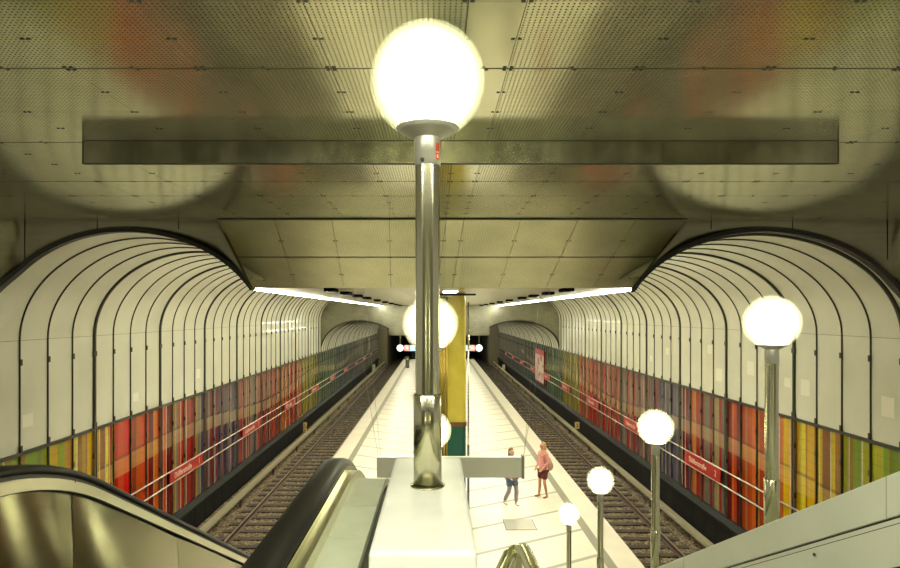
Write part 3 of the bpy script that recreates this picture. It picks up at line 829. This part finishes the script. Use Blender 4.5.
# right balustrade: steel guide, flat painted deck next to the plinth
q = MB(); q.strip(slope_path(.655, 2.72, SL, .2, YE, .5), -.485, -.385, .03); q.build('rail_base', 'steel', esc)
q = MB(); q.strip(slope_path(.675, 2.72, SL, .2, YE, .5), -.385, -.350, .05); q.build('balustrade_rim', 'rim', esc)
q = MB(); q.strip(slope_path(.69, 2.72, SL, .2, YE, .5), -.50, -.43, .95); q.build('inner_cladding', 'signend', esc)
q = MB(); q.strip(slope_path(.70, 2.72, SL, .2, YE, .5), -.375, -.365, .08); q.build('shadow_joint', 'seam', esc)
q = MB()
for y0, y1 in ((.2, 1.93), (1.936, 2.25)): q.strip([(y0, Z(.72)), (y1, Z(.72))], -.43, -.223, .03)
q.strip(slope_path(.72, 2.75, SL, 2.256, YE, .5), -.43, -.223, .03); q.build('deck', 'deck', esc)
q = MB(); q.strip(slope_path(.765, 2.75, SL, .2, YE, .5), -.43, -.20, .9); q.build('deck_body', 'signend', esc)
# steps
for k in range(15):
    q = MB(); y = 2.9+.40*k; zt = Z(1.6)-.0-.224*max(0, k)
    q.box(-1.70, -.62, y, y+.40, zt-.30, zt); q.build('step', 'signend', esc)
q = MB(); q.strip(slope_path(1.95, 2.75, SL, .2, YE, .9), -1.9, -.3, .35); q.build('truss', 'dark', esc)
q = MB(); q.box(-1.72, -.60, .9, 2.9, Z(1.6)-.12, Z(1.6)); q.build('landing_plate', 'rim', esc)

# lamp plinth and the median wall behind it
t_ = thing('lamp_plinth', 'white painted metal plinth carrying the largest globe lamp', 'plinth', (-.035, 2.0, 4.2))
q = MB(); q.box(-.137, .137, -.49, .50, -.45, 1.0); q.build('casing', 'plinth', t_, bevel=.012)
q = MB(); q.box(-.13, .13, -.494, -.488, -.05, .86) if False else q.box(-.11, .11, -.4945, -.489, -.3, .62); q.build('front_panel', 'plinth', t_, bevel=.002)
q = MB(); q.lathe([(.049, .9995), (.060, 1.0005), (.060, 1.004), (.0495, 1.006)], 40, (.004, .09, 0)); q.build('base_ring', 'steel', t_)
t_ = thing('median_wall', 'white sloping wall between escalator and stairs, carrying lamps behind the plinth', 'parapet', (0, 0, 0))
mp_ = [(2.52, Z(.75)), (4.24, Z(1.57)), (10.6, Z(1.57+.565*6.36))]
q = MB(); q.strip(mp_, -.16, .09, .04); q.build('cap', 'plinth', t_)
q = MB(); q.strip([(y, z-.04) for y, z in mp_], -.13, .06, 1.1); q.build('side_panel', 'parapet', t_)

# stair parapet
t_ = thing('stair_parapet', 'pale grey-green sloping parapet of the stairs', 'parapet', (0, 0, 0))
def pline(dh=0.): return [(.6, Z(.60+dh)), (2.50, Z(.60+dh)), (2.62, Z(.655+dh)), (10.75, Z(.655+.569*8.13+dh))]
q = MB(); q.strip(pline(0), 2.10, 2.50, .20); q.build('cap', 'parapet', t_, bevel=.006)
q = MB(); q.strip(pline(.2), 2.115, 2.48, .012); q.build('shadow_joint', 'seam', t_)
q = MB(); q.strip(pline(.235), 2.104, 2.49, .004); q.build('shadow_joint', 'signend', t_)
q = MB(); q.strip(pline(.212), 2.105, 2.49, .22); q.build('side_panel', 'parapet', t_)
q = MB(); q.strip(pline(.432), 2.115, 2.48, .012); q.build('shadow_joint', 'seam', t_)
q = MB(); q.strip(pline(.444), 2.105, 2.49, .70); q.build('side_panel', 'parapet', t_)
q = MB()
for y in (2.80, 5.1, 7.4):
    za = Z(.655+.569*(y-2.62)); q.box(2.0985, 2.1015, y-.003, y+.003, za-.2, za-.004)
q.build('butt_joint', 'deck', t_)
q = MB(); q.box(2.0975, 2.1045, 3.33, 3.345, Z(1.35), Z(1.335)); q.build('rivet', 'seam', t_)
# stairs
b = MB(); n = 26; rise = 4.2/n
for k in range(n): b.box(.09, 2.09, 2.4+.305*k, 2.4+.305*(k+1)+.001, 4.2-rise*(k+1)-.35 if 4.2-rise*(k+1) > .36 else 0.001, 4.2-rise*(k+1)+.0005)
st_ = struct(b.build('floor_stairs', 'mezzfloor'))
b = MB(); b.box(-9.6, 10.2, -6.2, -6, 3.75, 7.6); struct(b.build('wall_rear', 'face'))
b = MB(); b.box(-9.6, 10.2, -6, -3.001, 3.75, 4.2); struct(b.build('floor_hall', 'mezzfloor'))
b = MB(); b.box(-9.6, 10.2, -6, -3.001, ZC, ZC+.08); struct(b.build('ceiling_hall', 'perf'))
b = MB(); b.box(-.2, 2.09, .9, 2.4, 3.75, 4.2); struct(b.build('floor_landing', 'mezzfloor'))
# stair handrail: level run, far end turning down to the wall
t_ = thing('stair_handrail', 'stainless steel stair handrail with a turned end beside the plinth', 'handrail', (.232, 1.9, Z(.72)))
zf = 0
q = MB(); pts = [(.04, -1.2, 0), (.04, -.25, 0), (.037, -.10, 0)]
for k in range(1, 8):
    a = math.radians(62)*k/7; pts.append((.037-.012*k/7, -.10+.11*math.sin(a)*1.2, -.11*(1-math.cos(a))))
e = pts[-1]; pts.append((e[0], e[1]+.06, e[2]-.10)); pts.append((e[0], e[1]+.10, e[2]-.20))
q.tube(pts, .021, 14); q.build('grip_tube', 'steel', t_)
q = MB(); pts = [(.022, .015, -.035), (.0, .0, -.045), (-.03, -.05, -.075), (-.075, -.13, -.135), (-.096, -.20, -.20)]
q.tube(pts, [.02, .022, .022, .022, .022], 14); q.build('bracket', 'steel', t_)
q = MB(); q.tube([(-.035, -.10, -.12), (-.06, -.19, -.19)], .010, 10); q.build('stay', 'clip', t_)

# smoke barrier plate under the mezzanine ceiling
t_ = thing('smoke_barrier', 'long horizontal steel strip hanging below the perforated ceiling', 'smoke barrier', (.23, 5.745, ZC))
xsb = [-3.61, -1.85, 1.93, 3.61]
for k in range(3):
    q = MB(); q.box(xsb[k]+.002, xsb[k+1]-.002, -.018, .018, -.215, -.004); q.build('steel_plate', 'apron', t_)
q = MB(); q.box(-3.61, 3.61, -.022, .022, -.222, -.2155); q.box(-3.61, 3.61, -.022, .022, -.0038, -.0002); q.build('edge_strip', 'mullion', t_)
q = MB()
for x in (-3.605, 3.605): q.box(x-.006, x+.006, -.021, .021, -.2148, -.0045)
q.build('end_strip', 'mullion', t_)

# ------------------------------------------------------------------ hanging sign over the foot of escalator and stairs
SY = 12.7
t_ = thing('hanging_sign', 'long pale hanging sign board seen from its blank back above the platform', 'sign', (.295, SY, 2.34))
q = MB(); q.box(-1.555, 1.50, -.07, .07, 0, .43); q.build('board', 'signbody', t_, bevel=.008)
q = MB(); q.box(1.50, 1.555, -.08, .08, -.02, .46); q.build('end_cap', 'cap_grey', t_, bevel=.006)
for x0, x1 in ((-1.52, -2.06), (1.53, 2.10)):
    for dy in (-.05,):
        q = MB(); q.tube([(x0, dy, .42), (x0+(x1-x0)*.45, dy*.6, 1.9), (x1, dy, ZL-2.34)], .0035, 6); q.build('wire', 'wire', t_)
for x1, dy in ((-1.9, .6), (2.0, .6)):
    q = MB(); q.tube([(x1*.78, .05, .42), (x1, dy, ZL-2.34)], .003, 6); q.build('wire', 'wire', t_)

# ------------------------------------------------------------------ yellow pillar
t_ = thing('pillar', 'yellow tiled pillar with brass ribs and a green base, behind the plinth lamp', 'pillar', (.45, 16.9, 0))
def rounded(x0, x1, y0, y1, r, n=8):
    p = []
    for cx, cy, a0 in ((x1-r, y1-r, 0), (x0+r, y1-r, 90), (x0+r, y0+r, 180), (x1-r, y0+r, 270)):
        for k in range(n+1): a = math.radians(a0+90*k/n); p.append((cx+r*math.cos(a), cy+r*math.sin(a)))
    return p
q = MB(); q.prism(rounded(-.46, .36, -.45, .75, .12), 'z', 2.82, ZL-.001); q.build('yellow_shaft', 'yellow', t_)
q = MB(); q.prism(rounded(-.46, .36, -.45, .75, .12), 'z', 0, 2.70); q.build('green_base', 'green', t_)
q = MB(); q.prism(rounded(-.48, .38, -.47, .77, .12), 'z', 2.70, 2.82); q.build('brown_band', 'brown', t_)
for k in range(5):
    q = MB(); x = -.47+.075*k; q.tube([(x, -.49, .02), (x, -.49, ZL-.1)], .028 if k % 2 else .022, 10); q.build('brass_rib', 'brass', t_)
q = MB(); q.tube([(.42, -.50, .0), (.42, -.50, ZL-.25)], .022, 12); q.build('steel_corner_tube', 'steel', t_)
q = MB(); q.box(.42-.03, .42+.03, -.53, -.47, 0, 2.2); q.build('corner_guard', 'signend', t_)
q = MB(); q.box(-.60, .62, -.56, -.50, ZL-.07, ZL-.02); q.build('top_bar', 'clip', t_)
t_ = thing('rail_post', 'slim steel post between the pillar and the platform edge stripe', 'post', (.98, 16.4, 0)) if False else None

# manhole plate in the platform
t_ = thing('floor_hatch', 'square grey metal hatch set in the platform floor near the walkers', 'floor hatch', (2.28, 16.48, 0))
q = MB(); q.box(-.42, .42, -.42, .42, .0005, .006); q.build('frame', 'signend', t_)
m = principled('hatch_metal', (.50, .47, .40), .5, .3); M['hatch'] = m; tt_ = NT(m); v, x, y, z = tt_.xyz()
ck = tt_.n('ShaderNodeTexChecker'); ck.inputs['Scale'].default_value = 26; ck.inputs['Color1'].default_value = (.55, .52, .44, 1); ck.inputs['Color2'].default_value = (.42, .40, .33, 1)
tt_.link(v, ck.inputs['Vector']); tt_.link(ck.outputs[0], tt_.b.inputs['Base Color'])
q = MB(); q.box(-.40, .40, -.40, .40, .0062, .010); q.build('cover_plate', 'hatch', t_)

# ------------------------------------------------------------------ far platform end: clocks and lit signs
for s, cx, lab in ((-1, -3.63, 'escalator'), (1, 4.25, 'stair')):
    t_ = thing('station_clock', 'round lit station clock hanging at the far end of the platform, %s side' % lab, 'clock', (cx, 60, 2.35), 'far platform clocks')
    q = MB()
    ring = [(.36*math.cos(2*math.pi*k/28), .36*math.sin(2*math.pi*k/28)) for k in range(28)]
    q.prism(ring, 'y', -.06, .06); q.build('case', 'signend', t_)
    q = MB(); q.prism([(a*.92, c*.92) for a, c in ring], 'y', -.07, -.061); q.build('dial', 'clock', t_)
    q = MB(); q.box(-.015, .015, -.078, -.072, -.02, .22); q.box(-.02, .14, -.078, -.072, -.012, .012); q.build('hands', 'clip', t_)
    q = MB(); q.box(-.03, .03, -.03, .03, .36, ZS-2.35-.001); q.build('hanger', 'steel', t_)
    t_ = thing('lit_sign', 'small lit hanging sign, red and pale blue, beside the far clock on the %s side' % lab, 'sign', (cx-s*.62, 60, 2.35), 'far lit signs')
    q = MB(); q.box(*sorted((s*.24, -s*.92)), -.05, .06, -.31, .31); q.build('case', 'signend', t_)
    q = MB(); q.box(*sorted((s*.22, -s*.32)), -.058, -.051, -.29, .29); q.build('red_field', 'redlit', t_)
    q = MB(); q.box(*sorted((s*.05, -s*.15)), -.066, -.059, -.10, .10); q.build('white_mark', 'whitelit', t_)
    q = MB(); q.box(*sorted((-s*.36, -s*.90)), -.058, -.051, -.29, .29); q.build('blue_field', 'bluelit', t_)
    q = MB()
    for zz in (-.17, .02, .18): q.box(*sorted((-s*.42, -s*.84)), -.064, -.059, zz-.03, zz+.03)
    q.build('white_lines', 'whitelit', t_)
    q = MB(); q.box(-s*.35-.02, -s*.35+.02, -.02, .02, .31, ZS-2.35-.001); q.build('hanger', 'steel', t_)
t_ = thing('bollard_box', 'small dark box with a pale window at the far platform end under the clock', 'equipment box', (-3.1, 64, 0))
q = MB(); q.box(-.2, .2, -.15, .15, 0, 1.2); q.build('case', 'signend', t_)
q = MB(); q.box(-.08, .10, -.165, -.151, .85, 1.05); q.build('window', 'cream', t_)

# track-side plates, boxes and the poster
for s, x, lab in ((-1, -7.55, 'escalator'), (1, 8.08, 'stair')):
    t_ = thing('distance_plate', 'small pale yellow number plate on a post beside the %s-side conductor rail' % lab, 'plate', (x, 34.5, -1.2), 'track distance plates')
    q = MB(); q.box(-.03, .03, -.02, .02, -.08, .45); q.build('post', 'rail', t_)
    if s > 0:
        q = MB(); q.box(-.13, .13, -.03, -.021, .38, .76); q.build('plate', 'yellow_plate', t_)
        q = MB(); q.box(-.05, .05, -.036, -.031, .48, .52); q.box(.02, .05, -.036, -.031, .52, .66); q.box(-.05, .05, -.036, -.031, .62, .66); q.build('numeral', 'brown', t_)
    else:
        for zz in (.18, .48):
            q = MB(); q.box(-.10, .10, -.03, -.021, zz, zz+.26); q.build('plate', 'yellow_plate', t_)
            q = MB(); q.box(-.04, .04, -.036, -.031, zz+.06, zz+.10); q.box(-.04, -.01, -.036, -.031, zz+.10, zz+.2); q.build('numeral', 'brown', t_)
    t_ = thing('track_box', 'small cream cabinet beside the far end of the %s-side track' % lab, 'cabinet', (x-.03*s, 72, -1.2), 'trackside cabinets')
    q = MB(); q.box(-.16, .16, -.2, .2, -.03, .85); q.build('case', 'cream', t_)
    q = MB(); q.box(-.13, .13, -.215, -.201, .1, .75); q.build('door', 'cream', t_)
t_ = thing('wall_poster', 'large red and white advertising poster on the coloured wall', 'poster', (8.38, 48.9, 1.5))
q = MB(); q.box(0, .06, -2.05, 2.05, -1.32, 1.36); q.build('frame', 'red', t_)
q = MB(); pr = random.Random(5)
q.box(-.006, -.001, -1.95, 1.95, -1.2, .95, 0)
for k in range(16):
    y0 = pr.uniform(-1.9, 1.2); z0 = pr.uniform(-1.15, .6); q.box(-.0085-.0004*k, -.0062, y0, y0+pr.uniform(.3, .8), z0, z0+pr.uniform(.12, .4), 1+k % 3)
q.build('print', [principled('poster_pale', (.66, .55, .46), .5), M['red'], principled('poster_pink', (.62, .28, .24), .5), principled('poster_grey', (.40, .36, .33), .5)], t_)

# ------------------------------------------------------------------ people
SKIN = principled('skin', (.66, .33, .20), .55); SKIN2 = principled('skin_fair', (.62, .36, .24), .55)
def skinned(name, nodes, edges, mat, parent=None, sub=2):
    """nodes: key -> (pos, rx, ry); the first key is the root"""
    keys = list(nodes); me = bpy.data.meshes.new(name)
    me.from_pydata([nodes[k][0] for k in keys], [(keys.index(a), keys.index(b_)) for a, b_ in edges], [])
    o = bpy.data.objects.new(name, me); COL.objects.link(o)
    sk = o.modifiers.new('skin', 'SKIN'); sk.use_smooth_shade = True; sk.branch_smoothing = .4
    for i, k in enumerate(keys):
        v_ = me.skin_vertices[0].data[i]; v_.radius = nodes[k][1:3] if len(nodes[k]) > 2 else (nodes[k][1], nodes[k][1]); v_.use_root = i == 0
    ss = o.modifiers.new('sub', 'SUBSURF'); ss.levels = sub; ss.render_levels = sub
    bpy.context.view_layer.update()
    me2 = bpy.data.meshes.new_from_object(o.evaluated_get(bpy.context.evaluated_depsgraph_get()))
    bpy.data.objects.remove(o)
    me2.materials.clear(); me2.materials.append(mat)
    for p in me2.polygons: p.use_smooth = True
    o = bpy.data.objects.new(name, me2); COL.objects.link(o)
    if parent: o.parent = parent
    return o
def ellipsoid(mb, c, r, seg=18, ring=12, mi=0, zmin=-1.):
    i = len(mb.v)
    for a in range(ring+1):
        th = math.pi*a/ring; zz = max(zmin, math.cos(th))
        for k in range(seg):
            ph = 2*math.pi*k/seg; mb.v.append((c[0]+r[0]*math.sin(th)*math.cos(ph), c[1]+r[1]*math.sin(th)*math.sin(ph), c[2]+r[2]*zz))
    for a in range(ring):
        for k in range(seg): mb.face((i+a*seg+k, i+a*seg+(k+1) % seg, i+(a+1)*seg+(k+1) % seg, i+(a+1)*seg+k), mi, True)
def person(label, loc, rotz, P, skin, hair, shirt, bottoms, shoe, legs=None, bag=None, long_hair=True):
    """the figure faces local -y"""
    t_ = thing('person', label, 'person', loc); t_.rotation_euler = (0, 0, rotz)
    N = {}; E = []
    N['pelvis'] = ((0, 0, .93), .13, .105); N['waist'] = ((0, .0, 1.10), .115, .085); N['chest'] = ((0, .01, 1.31), .135, .095)
    N['neck0'] = ((0, .01, 1.45), .065, .06); N['neck1'] = ((0, -.005, 1.51), .048, .05)
    E += [('pelvis', 'waist'), ('waist', 'chest'), ('chest', 'neck0'), ('neck0', 'neck1')]
    N['jaw'] = ((0, -.03, 1.56), .058, .066); N['skull'] = ((0, -.012, 1.645), .074, .088); N['crown'] = ((0, -.008, 1.70), .055, .065)
    E += [('neck1', 'jaw'), ('jaw', 'skull'), ('skull', 'crown')]
    for sd, sx in (('L', 1), ('R', -1)):
        A = P['arm'+sd]; 
        N['sh'+sd] = ((sx*.165, .01, 1.41), .055, .055); N['el'+sd] = (A[0], .039, .039); N['wr'+sd] = (A[1], .026, .026)
        w = Vector(A[1]); e = Vector(A[0]); d = (w-e).normalized(); side = Vector((sx, 0, 0)); side = (side-d*side.dot(d)).normalized(); fl = d.cross(side)*(-sx)
        pm = w+d*.075; N['pa'+sd] = (tuple(pm), .036, .018)
        E += [('neck0', 'sh'+sd), ('sh'+sd, 'el'+sd), ('el'+sd, 'wr'+sd), ('wr'+sd, 'pa'+sd)]
        curl = Vector((0, -1, 0)); curl = (curl-d*curl.dot(d)).normalized()
        for j, (off, ln) in enumerate(((-.03, .075), (-.010, .085), (.010, .080), (.029, .062))):
            lat = d.cross(curl).normalized()
            b0 = pm+lat*off*.6+d*.02; k1 = b0+lat*off*.25+d*ln*.45+curl*.012; k2 = k1+d*ln*.35+curl*.03
            N['f%s%d' % (sd, j)] = (tuple(k1), .0088, .0088); N['g%s%d' % (sd, j)] = (tuple(k2), .0074, .0074)
            E += [('pa'+sd, 'f%s%d' % (sd, j)), ('f%s%d' % (sd, j), 'g%s%d' % (sd, j))]
        th0 = w+d*.03+curl*.03; th1 = th0+d*.035+curl*.018
        N['t'+sd] = (tuple(th0), .013, .013); N['u'+sd] = (tuple(th1), .0095, .0095); E += [('wr'+sd, 't'+sd), ('t'+sd, 'u'+sd)]
        L = P['leg'+sd]
        N['hip'+sd] = ((sx*.088, 0, .86), .088, .088); N['kn'+sd] = (L[0], .056, .056); N['ca'+sd] = (tuple(Vector(L[0])*.62+Vector(L[1])*.38+Vector((0, .012, 0))), .054, .054); N['an'+sd] = (L[1], .036, .036)
        f = Vector(L[1]); N['he'+sd] = ((f.x, f.y+.035, f.z-.05), .034, .034); N['to'+sd] = ((f.x+sx*.02, f.y-.13, f.z-.062), .036, .022)
        E += [('pelvis', 'hip'+sd), ('hip'+sd, 'kn'+sd), ('kn'+sd, 'ca'+sd), ('ca'+sd, 'an'+sd), ('an'+sd, 'he'+sd), ('he'+sd, 'to'+sd)]
    skinned('body', N, E, skin, t_)
    # face
    q = MB()
    for sx in (-1, 1): ellipsoid(q, (sx*.030, -.088, 1.632), (.012, .008, .007), 10, 6)
    q.build('eye', 'clip', t_)
    q = MB(); ellipsoid(q, (0, -.104, 1.605), (.013, .020, .022), 10, 8); q.build('nose', skin, t_)
    q = MB(); ellipsoid(q, (0, -.093, 1.568), (.024, .008, .006), 10, 6); q.build('mouth', 'red', t_)
    q = MB()
    for sx in (-1, 1): ellipsoid(q, (sx*.078, .0, 1.625), (.012, .022, .032), 10, 8)
    q.build('ear', skin, t_)
    hn = {'a': ((0, -.045, 1.708), .050, .040), 'b': ((0, .012, 1.712), .088, .070), 'c': ((0, .055, 1.655), .085, .060), 'd': ((0, .07, 1.58), .07, .04)}
    he = [('a', 'b'), ('b', 'c'), ('c', 'd')]
    if long_hair: hn['e'] = ((0, .085, 1.46), .075, .032); he.append(('d', 'e'))
    skinned('hair', hn, he, hair, t_)
    # shirt: torso and sleeves
    S = {'b0': ((0, 0, .86), .175, .135), 'b1': ((0, 0, 1.05), .150, .118), 'b2': ((0, .01, 1.28), .158, .122), 'b3': ((0, .012, 1.42), .10, .085)}
    SE = [('b0', 'b1'), ('b1', 'b2'), ('b2', 'b3')]
    for sd, sx in (('L', 1), ('R', -1)):
        e = Vector(P['arm'+sd][0]); w = Vector(P['arm'+sd][1]); S['s'+sd] = ((sx*.165, .01, 1.40), .075, .075); S['e'+sd] = (tuple(e), .058, .058); S['w'+sd] = (tuple(e*.35+w*.65), .048, .048)
        SE += [('b3', 's'+sd), ('s'+sd, 'e'+sd), ('e'+sd, 'w'+sd)]
    skinned('shirt', S, SE, shirt, t_)
    # shorts
    B = {'p': ((0, 0, .93), .165, .13)}; BE = []
    for sd, sx in (('L', 1), ('R', -1)):
        k = Vector(P['leg'+sd][0]); hp = Vector((sx*.092, 0, .83)); md = hp*.22+k*.78
        B['h'+sd] = (tuple(hp), .112, .112); B['m'+sd] = (tuple(md), .096, .096); BE += [('p', 'h'+sd), ('h'+sd, 'm'+sd)]
    skinned('shorts', B, BE, bottoms, t_)
    for sd, sx in (('L', 1), ('R', -1)):
        f = Vector(P['leg'+sd][1])
        if legs:
            k = Vector(P['leg'+sd][0]); hp = Vector((sx*.09, 0, .80))
            skinned('trouser_leg', {'k': (tuple(k), .072, .072), 'h': (tuple(hp*.6+k*.4), .088, .088), 'c': (tuple(k*.55+f*.45+Vector((0, .012, 0))), .068, .068), 'a': ((f.x, f.y, f.z+.01), .058, .058)}, [('k', 'h'), ('k', 'c'), ('c', 'a')], legs, t_)
        skinned('shoe', {'h': ((f.x, f.y+.03, f.z-.048), .044, .042), 'm': ((f.x+sx*.01, f.y-.05, f.z-.056), .046, .034), 't': ((f.x+sx*.02, f.y-.15, f.z-.064), .040, .026)}, [('h', 'm'), ('m', 't')], shoe, t_)
    if bag:
        q = MB(); ellipsoid(q, bag[0], (.06, .11, .14), 16, 10); q.build('shoulder_bag', bag[1], t_)
        q = MB(); c = Vector(bag[0]); q.tube([tuple(c+Vector((0, .05, .13))), (.10, .14, 1.30), (.06, .03, 1.475), (-.02, -.12, 1.34), tuple(c+Vector((-.06, -.12, .10)))], .014, 8); q.build('bag_strap', bag[1], t_)
    return t_
cloth = lambda n, c: principled(n, c, .8)
pink = cloth('pink_cloth', (.72, .30, .27)); t = NT(pink); v, x, y, z = t.xyz()
chk = t.math('MULTIPLY', t.math('LESS_THAN', t.math('FRACT', t.math('DIVIDE', z, .07)), .4), .6)
t.link(t.mix(chk, (.74, .27, .25), (.80, .50, .44)), t.b.inputs['Base Color'])
P1 = {'armL': ((.225, .05, 1.13), (.17, -.12, .96)), 'armR': ((-.225, .04, 1.13), (-.16, -.12, .94)),
      'legL': ((.115, -.03, .49), (.13, .05, .095)), 'legR': ((-.10, -.04, .49), (-.12, -.06, .095))}
person('person in pink shirt and dark red shorts with shoulder bag, standing by the edge stripe', (3.36, 18.95, 0), math.radians(-62),
       P1, SKIN, cloth('blond_hair', (.70, .46, .15)), pink, cloth('dark_red_cloth', (.15, .030, .030)), cloth('tan_sandal', (.35, .22, .12)), None, ((.24, .10, 1.02), cloth('bag_cloth', (.52, .30, .25))))
P2 = {'armL': ((.22, .06, 1.15), (.20, -.04, .92)), 'armR': ((-.22, .02, 1.15), (-.20, -.15, .95)),
      'legL': ((.11, -.12, .50), (.12, -.08, .095)), 'legR': ((-.09, -.02, .50), (-.10, .20, .11))}
person('person in blue shorts over lilac-grey leggings, walking half behind the hanging sign', (2.26, 18.1, 0), math.radians(35),
       P2, SKIN2, cloth('brown_hair', (.30, .17, .08)), cloth('pale_top', (.70, .66, .56)), cloth('denim', (.13, .18, .26)), cloth('pale_shoe', (.75, .70, .60)), cloth('lilac_grey', (.34, .29, .33)))

# ------------------------------------------------------------------ world, camera, view
w = bpy.data.worlds.new('World'); sc.world = w; w.use_nodes = True
w.node_tree.nodes['Background'].inputs[0].default_value = (1., .93, .70, 1); w.node_tree.nodes['Background'].inputs[1].default_value = .22
cam = bpy.data.cameras.new('Camera'); co = bpy.data.objects.new('Camera', cam); COL.objects.link(co)
co.location = (0, 0, H); co.rotation_euler = (math.radians(90), 0, 0)
cam.sensor_fit = 'HORIZONTAL'; cam.sensor_width = 36; cam.lens = 36*F/900
cam.shift_x = (450-CX)/900; cam.shift_y = (CY-284)/900; cam.clip_end = 300; cam.clip_start = .02
sc.camera = co
vs = sc.view_settings; vs.view_transform = 'Standard'; vs.look = 'None'; vs.exposure = 0.7; vs.gamma = 1; vs.use_curve_mapping = False
sc.cycles.use_denoising = True
sc.cycles.max_bounces = 8; sc.cycles.transparent_max_bounces = 12; sc.cycles.sample_clamp_indirect = 6
